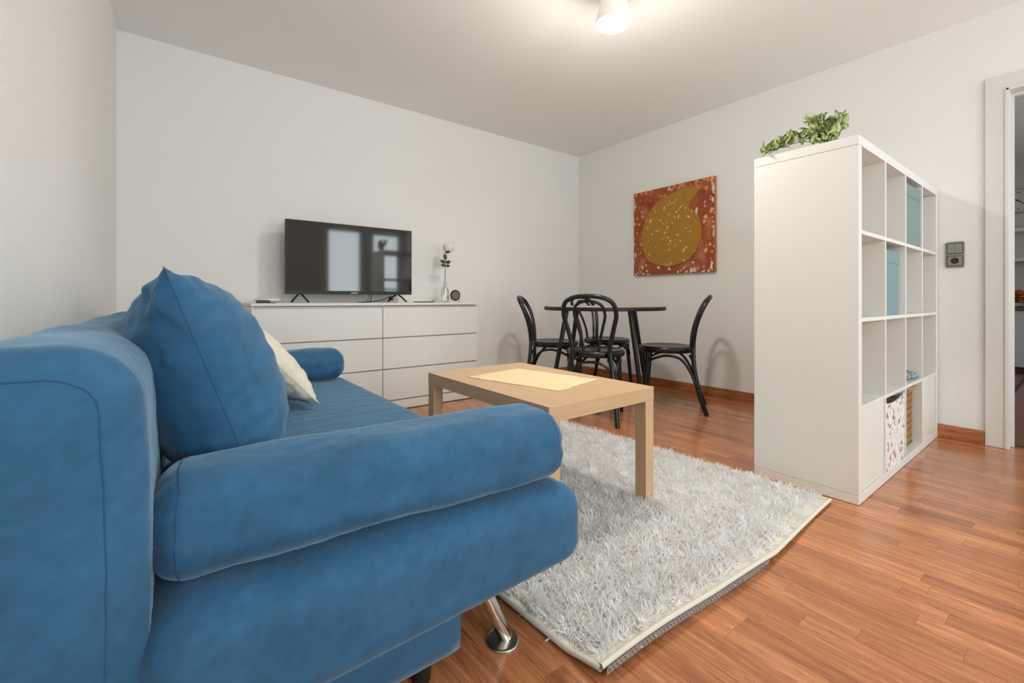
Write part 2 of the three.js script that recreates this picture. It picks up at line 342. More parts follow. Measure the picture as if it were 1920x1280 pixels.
function pillow(name, label, S, T, seed, pos, lean, yaw, roll, vel, wr) {
  const t = thing(name, label, 'pillow', 'pillows leaning against the sofa backrest'), { g, seam } = pillowGeo(S, T, seed, wr);
  const c = part(t, 'cover', vel ? tintVelvet(g, seed) : g, vel ? M.velvet : M.cream); part(c, 'seam', seam, vel ? M.velvetSeam : M.cream);
  t.rotation.order = 'YXZ'; t.position.set(...pos); t.rotation.set(-lean, Math.PI / 2 + yaw, roll); return t;
}
pillow('blue_pillow', 'large plump blue pillow with its corner pointing up, nearest on the sofa', 0.262, 0.145, 3, [0.062, 0.622, -1.285], 0.33, 0.02, 0, true, 0.0062);
pillow('blue_pillow', 'blue pillow mostly hidden behind the large plump blue pillow', 0.26, 0.12, 8, [0.045, 0.635, -1.98], 0.3, 0, 0, true, 0.005);
pillow('cream_pillow', 'cream white pillow peeking out behind the large blue pillow', 0.225, 0.085, 15, [0.285, 0.56, -2.06], 0.72, 0.14, 0.0, false, 0.004);

// ---------------------------------------------------------------- shag rug
{
  const x0 = 0.722, x1 = 2.085, z0 = -2.57, z1 = -0.625, r = thing('shag_rug', 'cream white shag rug under the coffee table', 'rug');
  const lift = (x, z) => { const e = Math.max(0, 1 - (z1 - z) / 0.10), k = Math.max(0, Math.min(1, (1.50 - x) / 0.35)); return 0.017 * e * e * (3 - 2 * e) * k * (3 - 2 * k) * k / (k || 1) + 0.003 * e * Math.sin(x * 9); };
  const bow = (x, z) => { const e = Math.max(0, 1 - (z1 - z) / 0.5), t = (x - x0) / (x1 - x0); return e * (0.022 * Math.sin(t * Math.PI) - 0.006 * Math.sin(t * 9)); };
  const at = (x, z, y = 0) => [x + 0.05 * (z - z1), 0.012 + y + lift(x, z), z + bow(x, z)];
  const NX = 90, NZ = 110, pos = [], idx = [], uv = [];
  for (let j = 0; j <= NZ; j++) for (let i = 0; i <= NX; i++) { const x = x0 + (x1 - x0) * i / NX, z = z0 + (z1 - z0) * j / NZ; pos.push(...at(x, z)); uv.push(x, z); }
  for (let j = 0; j < NZ; j++) for (let i = 0; i < NX; i++) { const A = j * (NX + 1) + i, B = A + 1, C = A + NX + 1, D = C + 1; idx.push(A, C, B, B, C, D); }
  const g = new THREE.BufferGeometry(); g.setAttribute('position', new THREE.Float32BufferAttribute(pos, 3)); g.setAttribute('uv', new THREE.Float32BufferAttribute(uv, 2)); g.setIndex(idx); g.computeVertexNormals();
  part(r, 'backing', g, M.rugBase);
  // pile: soft lying tufts
  const R = rng(5), strands = [];
  for (let k = 0; k < 8; k++) {
    const a = R() * 6.283, L = 0.017 + 0.010 * R(), w = 0.0021 + 0.0009 * R(), bend = 0.3 + 0.9 * R(), ox = (R() - 0.5) * 0.011, oz = (R() - 0.5) * 0.011, P = [];
    for (let s = 0; s <= 3; s++) { const t = s / 3, o = L * bend * t * t, y = L * t * (1 - 0.32 * bend * t); P.push([ox + Math.cos(a) * o, y, oz + Math.sin(a) * o, w * (1 - 0.6 * t)]); }
    const pa = [], ia = [];
    P.forEach(([x, y, z, ww], s) => { for (const q of [-1, 0, 1]) pa.push(x - Math.sin(a) * ww * q - Math.cos(a) * (q ? 0 : 0.0008), y + (q ? 0 : 0.0006), z + Math.cos(a) * ww * q - Math.sin(a) * (q ? 0 : 0.0008)); if (s < 3) for (const q of [0, 1]) { const b = s * 3 + q; ia.push(b, b + 1, b + 3, b + 1, b + 4, b + 3); } });
    const sg = new THREE.BufferGeometry(); sg.setAttribute('position', new THREE.Float32BufferAttribute(pa, 3)); sg.setIndex(ia); strands.push(sg);
  }
  const tuft = mergeGeometries(strands); tuft.computeVertexNormals();
  const step = 0.0088, list = [];
  for (let x = x0 + 0.026; x < x1 - 0.008; x += step) for (let z = z0 + 0.006; z < z1 - 0.024; z += step) list.push([x + (R() - 0.5) * step, z + (R() - 0.5) * step]);
  const im = new THREE.InstancedMesh(tuft, M.pile, list.length), m4 = new THREE.Matrix4(), q = new THREE.Quaternion(), e = new THREE.Euler(), col = new THREE.Color();
  list.forEach(([x, z], i) => {
    const dir = Math.atan2(n2(x * 9, z * 9), n2(x * 9 + 50, z * 9)) + (R() - 0.5), tilt = 0.7 + 0.4 * R() + 0.2 * n2(x * 14 + 9, z * 14), h = 0.85 + 0.3 * R() + 0.22 * n2(x * 22, z * 22), edge = Math.min(1, (z1 - z) / 0.05);
    e.set(Math.cos(dir) * tilt, R() * 6.283, Math.sin(dir) * tilt, 'XZY'); q.setFromEuler(e);
    const p = at(x, z, -0.001); m4.compose(V(...p), q, V(h, h * (0.45 + 0.55 * edge), h)); im.setMatrixAt(i, m4);
    const k = 0.95 + 0.04 * R() + 0.01 * n2(x * 12, z * 12 + 7), warm = 0.004 + 0.04 * Math.max(0, n2(x * 16 + 4, z * 16) - 0.1) + 0.012 * R(); col.setRGB(k, k * (1 - warm * 0.6), k * (1 - warm * 2.0)); im.setColorAt(i, col);
  });
  shade(im); im.name = 'pile'; im.userData = { kind: 'stuff' }; r.add(im);
  // bound edges
  const line = (f, n, y) => { const o = []; for (let i = 0; i <= n; i++) o.push(at(...f(i / n), y)); return o; };
  part(r, 'binding', tube(line((t) => [x0 + (x1 - x0) * t, z1], 40, 0.003), 0.0065, 160, 8), M.binding, 'pale woven edge binding');
  part(r, 'binding', tube(line((t) => [x0, z0 + (z1 - z0) * t], 40, -0.001), 0.0065, 160, 8), M.binding, 'pale woven edge binding');
  part(r, 'binding', tube(line((t) => [x1, z0 + (z1 - z0) * t], 40, 0), 0.006, 160, 8), M.binding, 'pale woven edge binding');
  part(r, 'binding', tube(line((t) => [x0 + (x1 - x0) * t, z0], 40, 0), 0.006, 160, 8), M.binding, 'pale woven edge binding');
  // turned-up woven backing of the near edge, black and white
  const pat = tex(256, 64, (u, v) => { const c = (Math.sin(u * Math.PI * 2 * 10 + Math.sin(v * Math.PI * 6) * 1.6) > 0.05) !== (Math.sin(v * Math.PI * 2 * 2) > 0.3), n = per(u, v, 20, 8, 61) > 0.25; return (c !== n) ? [38, 36, 34] : [214, 210, 200]; });
  pat.repeat.set(1 / 0.13, 1);
  const hp = [], hu = [], hi = [], HN = 80;
  for (let i = 0; i <= HN; i++) { const x = x0 + 0.012 + (1.44 - x0) * i / HN, p = at(x, z1), X = p[0], top = p[1] + 0.001, bot = Math.max(0.0015, top - 0.026); hp.push(X, top, p[2] + 0.0075, X + 0.004, bot, p[2] + 0.004 - 0.003); hu.push(x, 1, x, 0); if (i < HN) { const b = i * 2; hi.push(b, b + 1, b + 2, b + 1, b + 3, b + 2); } }
  const hg = new THREE.BufferGeometry(); hg.setAttribute('position', new THREE.Float32BufferAttribute(hp, 3)); hg.setAttribute('uv', new THREE.Float32BufferAttribute(hu, 2)); hg.setIndex(hi); hg.computeVertexNormals();
  part(r, 'hem', hg, mat(0xffffff, 0.9, { map: pat }), 'black and white woven hem');
}

// ---------------------------------------------------------------- coffee table and the tissue on it
{
  const x0 = 0.961, x1 = 1.524, z0 = -1.892, z1 = -1.047, h = 0.464, th = 0.053, l = 0.052, t = thing('coffee_table', 'low birch-coloured coffee table with square legs on the rug', 'table');
  part(t, 'table_top', bx(x0, x1, h - th, h, z0, z1, 0.0015), M.birch);
  for (const [a, b] of [[x0, z0], [x1 - l, z0], [x0, z1 - l], [x1 - l, z1 - l]]) part(t, 'leg', bx(a + 0.001, a + l - 0.001, 0.014, h - th, b + 0.001, b + l - 0.001, 0.0015, true), M.birch);
  const R = rng(31), c = [[1.042, -1.668], [1.372, -1.722], [1.458, -1.280], [1.156, -1.206]], pts = [];
  for (let s = 0; s < 4; s++) { const a = c[s], b = c[(s + 1) % 4], n = 26, L = Math.hypot(b[0] - a[0], b[1] - a[1]), nx = (b[1] - a[1]) / L, nz = -(b[0] - a[0]) / L; for (let i = 0; i < n; i++) { const k = i / n, j = i ? 0.005 * n2(k * 7 + s * 9, 3) + (R() - 0.5) * 0.0035 : 0; pts.push(new THREE.Vector2(a[0] + (b[0] - a[0]) * k + nx * j, -(a[1] + (b[1] - a[1]) * k + nz * j))); } }
  const g = new THREE.ExtrudeGeometry(new THREE.Shape(pts), { depth: 0.0014, bevelEnabled: false }); g.rotateX(-Math.PI / 2);
  const p = g.attributes.position; for (let i = 0; i < p.count; i++) p.setY(i, p.getY(i) + Math.max(0, 0.0016 * n2(p.getX(i) * 22, p.getZ(i) * 22)));
  g.translate(0, h + 0.0006, 0); g.computeVertexNormals();
  single('paper_mat', 'pale yellow handmade paper mat with torn edges on the coffee table', 'paper mat', g, M.tissue);
}

// ---------------------------------------------------------------- chest of drawers
{
  const x0 = 0.367, x1 = 2.011, zf = -3.056, zb = -3.437, t = thing('chest_of_drawers', 'wide white six-drawer chest under the television', 'chest of drawers');
  part(t, 'top', bx(x0 - 0.002, x1 + 0.002, 0.768, 0.787, zb, zf + 0.001, 0.0015), M.whiteFoil);
  part(t, 'side_panel', bx(x0, x0 + 0.018, 0, 0.767, zb, zf - 0.019, 0.001), M.whiteFoil);
  part(t, 'side_panel', bx(x1 - 0.018, x1, 0, 0.767, zb, zf - 0.019, 0.001), M.whiteFoil);
  part(t, 'carcass', bx(x0 + 0.018, x1 - 0.018, 0.02, 0.767, zb + 0.004, zf - 0.045, 0.001), M.gap);
  part(t, 'plinth', bx(x0 + 0.001, x1 - 0.001, 0.006, 0.071, zf - 0.044, zf - 0.004, 0.001), M.whiteFoil);
  const xm = 1.193, rows = [[0.536, 0.752], [0.309, 0.530], [0.078, 0.303]];
  for (const [y0, y1] of rows) for (const [a, b] of [[x0 + 0.001, xm - 0.0022], [xm + 0.0022, x1 - 0.001]]) {
    const d = part(t, 'drawer', bx(a, b, y0, y1 - 0.002, zf - 0.019, zf, 0.0018), M.whiteFoil);
    part(d, 'grip_rail', bx(a - 0.001, b + 0.001, y1 - 0.006, y1 + 0.012, zf - 0.044, zf - 0.030, 0.001), M.whiteFoil);
  }
}

// ---------------------------------------------------------------- television and things on the chest
const TOPY = 0.787;
{
  const x0 = 0.592, x1 = 1.500, y0 = 0.848, y1 = 1.352, z = -3.24, t = thing('television', 'flat black television standing on the white chest of drawers', 'television');
  part(t, 'casing', bx(x0, x1, y0, y1, z - 0.045, z - 0.002, 0.004), M.tvBody);
  const pane = new THREE.PlaneGeometry(x1 - x0 - 0.012, y1 - y0 - 0.030); pane.translate((x0 + x1) / 2, (y0 + y1) / 2 + 0.009, z - 0.0008); part(t, 'screen', pane, M.tvScreen, 'glossy dark screen');
  const bez = join([bx(x0 - 0.001, x0 + 0.006, y0, y1, z - 0.04, z, 0.001), bx(x1 - 0.006, x1 + 0.001, y0, y1, z - 0.04, z, 0.001), bx(x0, x1, y1 - 0.006, y1 + 0.001, z - 0.04, z, 0.001), bx(x0, x1, y0, y0 + 0.024, z - 0.04, z + 0.001, 0.002)]);
  part(t, 'bezel', bez, mat(0x0a0a0b, 0.5));
  part(t, 'nameplate', bx(1.025, 1.075, y0 + 0.006, y0 + 0.013, z, z + 0.0022, 0.0005), mat(0xb9b9b6, 0.4), 'tiny silver nameplate');
  for (const fx of [0.683, 1.387]) for (const s of [-1, 1]) part(t, 'foot', join([tube([[fx + s * 0.004, y0 + 0.004, z - 0.02], [fx + s * 0.016, y0 - 0.02, z - 0.02 + s * 0.05], [fx + s * 0.033, TOPY + 0.0066, z - 0.02 + s * 0.10]], 0.0060, 16, 8)]), M.tvBody);
  const cords = [[[1.20, y0 + 0.02, z - 0.05], [1.195, 0.82, z - 0.06], [1.175, TOPY + 0.004, z - 0.04], [1.13, TOPY + 0.004, z - 0.07]], [[1.19, y0 + 0.02, z - 0.055], [1.17, 0.81, z - 0.06], [1.145, TOPY + 0.004, z - 0.05], [1.10, TOPY + 0.004, z - 0.09]], [[1.34, 0.83, z - 0.06], [1.30, 0.812, z - 0.06], [1.24, TOPY + 0.012, z - 0.05], [1.17, TOPY + 0.004, z - 0.08]]];
  cords.forEach((c, i) => single('television_cable', ['black cable hanging straight down under the television middle', 'thin black cable hanging beside the straight cable under the television', 'black cable lying sideways under the television towards its foot'][i], 'cable', tube(c, i === 1 ? 0.002 : 0.0032, 30, 7), M.blackMatt));
  single('cable_plug', 'dark purple plug of cables beside the television foot near the vase', 'plug', (() => { const g = new THREE.ConeGeometry(0.022, 0.05, 4); g.scale(1, 1, 0.5); g.rotateZ(2.3); g.translate(1.342, 0.808, -3.30); return g; })(), mat(0x2b2029, 0.6));
}
{
  const r = thing('router', 'flat round white router on the sofa end of the chest', 'router');
  const g = lathe([[0, 0.004], [0.06, 0.004], [0.074, 0.016], [0.078, 0.024], [0.07, 0.03], [0.02, 0.033], [0, 0.033]], 40); g.translate(0.485, TOPY, -3.24); part(r, 'shell', g, M.white);
  const b = lathe([[0, 0], [0.045, 0], [0.045, 0.004], [0, 0.004]], 32); b.translate(0.485, TOPY, -3.24); part(r, 'base', b, M.blackMatt);
  const m = thing('remote_control', 'dark grey remote control in front of the white router', 'remote control');
  part(m, 'shell', bx(0.402, 0.482, TOPY, TOPY + 0.017, -3.15, -3.11, 0.008), mat(0x3d3f3d, 0.5));
  part(m, 'keypad', bx(0.412, 0.472, TOPY + 0.0165, TOPY + 0.0185, -3.143, -3.117, 0.001), mat(0x23241f, 0.6));
  const s = thing('tablet', 'thin dark tablet lying flat between the television and the vase', 'tablet');
  part(s, 'shell', bx(1.53, 1.665, TOPY, TOPY + 0.007, -3.27, -3.17, 0.003), mat(0x2f302f, 0.4)); part(s, 'screen', bx(1.535, 1.66, TOPY + 0.0068, TOPY + 0.0076, -3.265, -3.175, 0.0003), M.tvScreen);
}
{
  const bx0 = 1.795, bz = -3.235, t = thing('glass_vase', 'clear glass bottle vase holding the white rose', 'vase');
  const g = lathe([[0, 0.006], [0.028, 0.006], [0.033, 0.014], [0.033, 0.10], [0.028, 0.118], [0.015, 0.132], [0.013, 0.150], [0.019, 0.162], [0.021, 0.162], [0.016, 0.150], [0.018, 0.133], [0.031, 0.119], [0.0365, 0.10], [0.0365, 0.012], [0.032, 0], [0, 0]], 36); g.translate(bx0, TOPY, bz);
  part(t, 'glass', g, M.solidGlass);
  const f = thing('white_rose', 'single white rose with dark leaves standing in the glass vase', 'flower');
  part(f, 'stem', tube([[bx0 - 0.012, TOPY + 0.06, bz], [bx0, TOPY + 0.15, bz], [bx0 + 0.006, TOPY + 0.27, bz], [bx0 + 0.018, TOPY + 0.40, bz], [bx0 + 0.026, TOPY + 0.425, bz]], 0.0028, 40, 7), mat(0x4a4a30, 0.7));
  const leaf = (() => { const p = new THREE.PlaneGeometry(0.046, 0.028, 8, 6), a = p.attributes.position; for (let i = 0; i < a.count; i++) { const x = Math.max(0, a.getX(i) / 0.046 + 0.5), y = a.getY(i) / 0.014; a.setXYZ(i, x * 0.046, y * 0.014 * Math.sin(Math.PI * Math.pow(x, 0.85)), -0.006 * x * x - 0.003 * y * y); } p.computeVertexNormals(); return p; })();
  for (const [h, a, s] of [[0.33, 2.8, 1.2], [0.33, 0.25, 1.2], [0.303, 2.95, 1.0], [0.303, 0.12, 0.95], [0.35, 1.75, 1.3]]) { const m = part(f, 'leaf', leaf, M.roseLeaf); m.position.set(bx0 + 0.010, TOPY + h, bz + 0.004); m.rotation.set(0, 0, a); m.scale.setScalar(s); }
  const petal = (() => { const p = new THREE.SphereGeometry(0.03, 14, 10, -0.95, 1.9, 0.35, 1.75), a = p.attributes.position; for (let i = 0; i < a.count; i++) { const y = a.getY(i); const k = 1 + 0.35 * Math.max(0, y / 0.03); a.setXYZ(i, a.getX(i) * k, y * 1.05, a.getZ(i) * k); } p.computeVertexNormals(); return p; })();
  for (let i = 0; i < 13; i++) { const m = part(f, 'petal', petal, M.rosePetal), s = i < 5 ? 1.4 : i < 9 ? 1.08 : 0.72; m.scale.set(s, s, s); m.position.set(bx0 + 0.036, TOPY + 0.452 + (i < 5 ? 0 : 0.006), bz); m.rotation.set(i < 5 ? 0.18 : 0.05, i * 1.26 + (i >= 5 ? 0.6 : 0), 0, 'YXZ'); }
  for (let i = 0; i < 4; i++) { const m = part(f, 'sepal', leaf, M.roseLeaf); m.position.set(bx0 + 0.028, TOPY + 0.425, bz); m.rotation.set(-0.6, i * 1.57, -0.45, 'YXZ'); m.scale.setScalar(0.62); }
  const d = thing('round_plaque', 'small round dark plaque on clear feet beside the glass vase', 'plaque'), c = [1.885, TOPY + 0.058, -3.215];
  const disc = new THREE.CylinderGeometry(0.046, 0.046, 0.01, 40); disc.rotateX(Math.PI / 2); disc.translate(...c); part(d, 'rim', disc, mat(0x26241f, 0.5));
  const face = new THREE.CylinderGeometry(0.034, 0.034, 0.002, 40); face.rotateX(Math.PI / 2); face.translate(c[0], c[1], c[2] + 0.006); part(d, 'face', face, mat(0x6d6a5e, 0.6));
  for (const s of [-1, 1]) part(d, 'foot', bx(c[0] + s * 0.032 - 0.007, c[0] + s * 0.032 + 0.007, TOPY, TOPY + 0.026, c[2] - 0.012, c[2] + 0.012, 0.003), M.solidGlass);
}

// ---------------------------------------------------------------- cube shelf with its contents and the plant on top
const KX0 = 2.146, KX1 = 3.600, KZ0 = -0.941, KZ1 = -0.551, KH = 1.458, KO = 0.038, KD = 0.016;
const cellW = (KX1 - KX0 - 2 * KO - 3 * KD) / 4, cellH = (KH - 2 * KO - 3 * KD) / 4;
const cx0 = (c) => KX0 + KO + c * (cellW + KD), cy0 = (r) => KH - KO - (r + 1) * cellH - r * KD;   // row 0 on top
{
  const t = thing('cube_shelf', 'tall white open cube shelf standing out from the wall as room divider', 'shelf');
  part(t, 'top_board', bx(KX0, KX1, KH - KO, KH, KZ0, KZ1, 0.0015), M.white);
  part(t, 'bottom_board', bx(KX0, KX1, 0.002, KO, KZ0, KZ1, 0.0015), M.white);
  part(t, 'side_panel', bx(KX0, KX0 + KO, KO + 0.0008, KH - KO - 0.0012, KZ0, KZ1, 0.0015), M.white);
  part(t, 'side_panel', bx(KX1 - KO, KX1, KO + 0.0008, KH - KO - 0.0012, KZ0, KZ1, 0.0015), M.white);
  for (let r = 0; r < 3; r++) part(t, 'shelf_board', bx(KX0 + KO, KX1 - KO, cy0(r) - KD, cy0(r), KZ0, KZ1, 0.001), M.white);
  for (let r = 0; r < 4; r++) for (let c = 0; c < 3; c++) part(t, 'divider', bx(cx0(c) + cellW, cx0(c) + cellW + KD, cy0(r), cy0(r) + cellH, KZ0, KZ1 - 0.0005, 0.001), M.white);
  for (const c of [0, 3]) part(t, 'door', bx(cx0(c) + 0.002, cx0(c) + cellW - 0.002, cy0(3) + 0.002, cy0(3) + cellH - 0.003, KZ1 - 0.022, KZ1 - 0.006, 0.001), M.white, 'plain white door insert');
}
function storageBox(c, r, inset, label, group) {
  const t = thing('storage_box', label, 'box', group), a = cx0(c) + 0.006, b = cx0(c) + cellW - 0.008, y = cy0(r), z1 = KZ1 - inset, h = cellH - 0.028;
  part(t, 'body', bx(a + 0.002, b - 0.002, y, y + h - 0.02, KZ0 + 0.02, z1 - 0.003, 0.004), M.blueBox[r]);
  part(t, 'lid', bx(a, b, y + h - 0.062, y + h, KZ0 + 0.017, z1, 0.005), M.blueBox[r]);
}
storageBox(2, 0, 0.004, 'greyish blue lidded box in the top row of the cube shelf', 'blue storage boxes');
storageBox(1, 1, 0.022, 'light blue lidded box in the second row of the cube shelf', 'blue storage boxes');
{
  const floral = canvasTex(512, 512, (g, w, h) => {
    g.fillStyle = '#e9e6e0'; g.fillRect(0, 0, w, h); const R = rng(91);
    const blob = (x, y, r, c, n) => { g.fillStyle = c; for (let i = 0; i < n; i++) { const a = R() * 6.28, d = r * R(); g.beginPath(); g.ellipse(x + Math.cos(a) * d, y + Math.sin(a) * d, r * (0.25 + 0.3 * R()), r * (0.2 + 0.25 * R()), R() * 3, 0, 6.3); g.fill(); } };
    for (let i = 0; i < 150; i++) { g.strokeStyle = ['#8f9a7c', '#a7a39a', '#7d8570'][i % 3]; g.lineWidth = 1.5 + R() * 2; g.beginPath(); const x = R() * w, y = R() * h; g.moveTo(x, y); g.quadraticCurveTo(x + (R() - 0.5) * 40, y + (R() - 0.5) * 60, x + (R() - 0.5) * 50, y + (R() - 0.5) * 70); g.stroke(); }
    for (let i = 0; i < 70; i++) blob(R() * w, R() * h, 7 + R() * 5, ['#7f8f5a', '#98a080', '#6f7c5c'][i % 3], 3);
    for (let i = 0; i < 34; i++) { const x = R() * w, y = R() * h, r = 17 + R() * 12; blob(x, y, r, ['#b45a62', '#9c4650', '#c98a8c', '#a8606f'][i % 4], 6); blob(x, y, r * 0.5, '#7e2f3c', 3); blob(x + 3, y - 4, r * 0.4, '#e3c3bf', 2); }
  });
  floral.repeat.set(1 / 0.32, 1 / 0.32);
  const fm = mat(0xffffff, 0.85, { map: floral }), t = thing('fabric_box', 'white fabric box with red flower print in the bottom row', 'box'), a = cx0(1) + 0.004, b = cx0(1) + cellW - 0.004, y = cy0(3) + 0.001, z1 = KZ1 - 0.003, w = 0.006, top = y + cellH - 0.022;
  const face = new THREE.BoxGeometry(b - a, top - y, w, 24, 1, 1); { const p = face.attributes.position; for (let i = 0; i < p.count; i++) if (p.getY(i) > 0) { const k = p.getX(i) / ((b - a) / 2); p.setY(i, p.getY(i) - 0.016 * (1 - k * k) + 0.004 * k); } } face.translate((a + b) / 2, (top + y) / 2, z1 - w / 2);
  part(t, 'front', boxUV(face), fm); part(t, 'side', plain(a, a + w, y, top, KZ0 + 0.03, z1 - w), fm); part(t, 'side', plain(b - w, b, y, top, KZ0 + 0.03, z1 - w), fm); part(t, 'back', plain(a, b, y, top, KZ0 + 0.024, KZ0 + 0.03), fm); part(t, 'bottom', plain(a + w, b - w, y, y + w, KZ0 + 0.03, z1 - w), fm);
}
{
  // wicker basket, set back in its compartment
  const t = thing('wicker_basket', 'brown wicker basket in the bottom row beside the flowered box', 'basket'), a = cx0(2) + 0.008, b = cx0(2) + cellW - 0.016, y = cy0(3) + 0.001, z0 = KZ0 + 0.03, z1 = KZ1 - 0.035, wm = mat(0xa98258, 0.75), dm = mat(0x8a6540, 0.8);
  part(t, 'body', join([bx(a + 0.004, b - 0.004, y + 0.003, y + 0.008, z0, z1, 0.002), bx(a + 0.004, b - 0.004, y + 0.004, y + 0.31, z1 - 0.012, z1 - 0.007, 0.001), bx(a + 0.004, b - 0.004, y + 0.004, y + 0.31, z0, z0 + 0.004, 0.001), bx(a + 0.003, a + 0.007, y + 0.004, y + 0.31, z0, z1 - 0.008, 0.001), bx(b - 0.007, b - 0.003, y + 0.004, y + 0.31, z0, z1 - 0.008, 0.001)]), mat(0x3a2817, 0.9));
  for (let k = 0; k < 25; k++) {
    const yy = y + 0.009 + k * 0.0122, n = 28, pts = [];
    for (let i = 0; i <= n; i++) { const x = a + 0.006 + (b - a - 0.012) * i / n; pts.push([x, yy, z1 - 0.006 + 0.0045 * Math.sin(i * Math.PI / 2 + (k % 2) * Math.PI)]); }
    part(t, 'strand', tube([[a + 0.003, yy, z0 + 0.01], [a + 0.002, yy, z1 - 0.02], ...pts, [b - 0.002, yy, z1 - 0.02], [b - 0.003, yy, z0 + 0.01]], 0.0052, 70, 6), k % 3 ? wm : dm);
  }
  for (let i = 0; i < 7; i++) part(t, 'stake', rod([a + 0.02 + i * (b - a - 0.04) / 6, y + 0.004, z1 - 0.006], [a + 0.02 + i * (b - a - 0.04) / 6, y + 0.312, z1 - 0.006], 0.003), dm);
  part(t, 'rim', tube([[a + 0.004, y + 0.316, z0 + 0.01], [a + 0.004, y + 0.316, z1 - 0.01], [b - 0.004, y + 0.316, z1 - 0.01], [b - 0.004, y + 0.316, z0 + 0.01]], 0.008, 60, 8, true), wm);
  // crumpled blue cloth
  const ct = tex(256, 256, (u, v) => { const s = per(u, v, 5, 5, 71) + 0.5 * per(u, v, 12, 12, 73); return s > 0.25 ? [84, 112, 128] : s < -0.3 ? [205, 215, 214] : [140, 166, 176]; });
  ct.repeat.set(1 / 0.2, 1 / 0.2);
  const c = softBox(0.18, 0.038, 0.15, [0.05, 0.018, 0.05], 0.008, (v) => { v.y += 0.008 * n3(v.x * 28, v.y * 10, v.z * 28) * (v.y > -0.01 ? 1 : 0); v.x += 0.012 * n3(v.z * 20, v.y * 20, 3); v.z += 0.012 * n3(v.x * 20, v.y * 20, 8); });
  c.translate(cx0(2) + 0.235, cy0(2) + 0.020, KZ1 - 0.08); single('blue_cloth', 'crumpled blue patterned cloth in the third row of the cube shelf', 'cloth', boxUV(c), mat(0xffffff, 0.9, { map: ct }));
}
{
  // trailing variegated foliage
  const t = thing('trailing_plant', 'trailing green and cream leafy plant on top of the cube shelf', 'plant'), R = rng(41);
  const leaf = (() => {
    const N = 8, K = 4, pos = [], col = [], idx = [];
    for (let i = 0; i <= N; i++) for (let j = -K; j <= K; j++) {
      const s = i / N, w = 0.0115 * Math.pow(Math.max(0, Math.sin(Math.PI * Math.pow(s, 0.8))), 0.8), q = j / K;
      pos.push(q * w, 0.034 * s, 0.004 * q * q - 0.007 * s * s + 0.0022 * Math.abs(q));
      const rim = Math.max(Math.abs(q), s < 0.12 || s > 0.88 ? 1 : 0), c = rim > 0.86 ? [0.075, 0.13, 0.025] : rim > 0.6 ? [0.25, 0.34, 0.09] : rim > 0.2 ? [0.56, 0.60, 0.30] : [0.36, 0.43, 0.14]; col.push(...c);
    }
    for (let i = 0; i < N; i++) for (let j = 0; j < 2 * K; j++) { const A = i * (2 * K + 1) + j, B = A + 1, C = A + 2 * K + 1, D = C + 1; idx.push(A, B, C, B, D, C); }
    const g = new THREE.BufferGeometry(); g.setAttribute('position', new THREE.Float32BufferAttribute(pos, 3)); g.setAttribute('color', new THREE.Float32BufferAttribute(col, 3)); g.setIndex(idx); g.computeVertexNormals(); return g;
  })();
  const top = KH + 0.002, base = [KX0 + 0.10, top, -0.688];
  const lm = [1, 0.8, 1.15].map((k) => { const m = M.leafGreen.clone(); m.color.setRGB(k, k, k * 0.95); return m; });
  const vine = (pts, n, size, spread) => {
    const c = new THREE.CatmullRomCurve3(pts.map((p) => V(...p))); part(t, 'vine', new THREE.TubeGeometry(c, 24, 0.0016, 6), mat(0x5c6a2c, 0.7));
    for (let i = 0; i < n; i++) {
      const p = c.getPoint((i + 0.4) / n), m = part(t, 'leaf', leaf, lm[Math.floor(R() * 3)]); const a = R() * 6.283, s = size * (0.75 + 0.5 * R());
      m.position.set(p.x + (R() - 0.5) * spread, Math.max(top + 0.004, p.y + (R() - 0.4) * spread), p.z + (R() - 0.5) * spread); m.rotation.set(-1.1 + R() * 1.5, a, (R() - 0.5) * 0.9, 'YXZ'); m.scale.setScalar(s);
    }
  };
  const [X, Y, Z] = base;
  // tall bunch
  for (let k = 0; k < 9; k++) { const a = k * 0.7 + 0.3, l = 0.04 + 0.05 * R(), hgt = 0.075 + 0.068 * R(); vine([[X, Y, Z], [X + Math.cos(a) * l * 0.4, Y + hgt * 0.6, Z + Math.sin(a) * l * 0.5], [X + Math.cos(a) * l * 0.8, Y + hgt, Z + Math.sin(a) * l]], 11, 1.1, 0.03); }
  vine([[X, Y + 0.02, Z], [X - 0.02, Y + 0.11, Z - 0.03], [X - 0.04, Y + 0.13, Z - 0.075]], 7, 0.95, 0.02);
  // runners trailing along the side
  for (const o of [0, 0.02, -0.02, 0.012]) vine([[X - 0.01, Y + 0.03, Z - 0.01], [X - 0.05 + o, Y + 0.055 + o, Z - 0.08], [X - 0.075 - o * 0.5, Y + 0.035, Z - 0.14], [X - 0.09, Y + 0.012 + Math.abs(o) * 0.5, Z - 0.195 - o]], 15, 1.05, 0.03);
  vine([[X - 0.06, Y + 0.03, Z - 0.12], [X - 0.085, Y + 0.028, Z - 0.18], [X - 0.102, Y + 0.006, Z - 0.215]], 7, 0.9, 0.02);
}

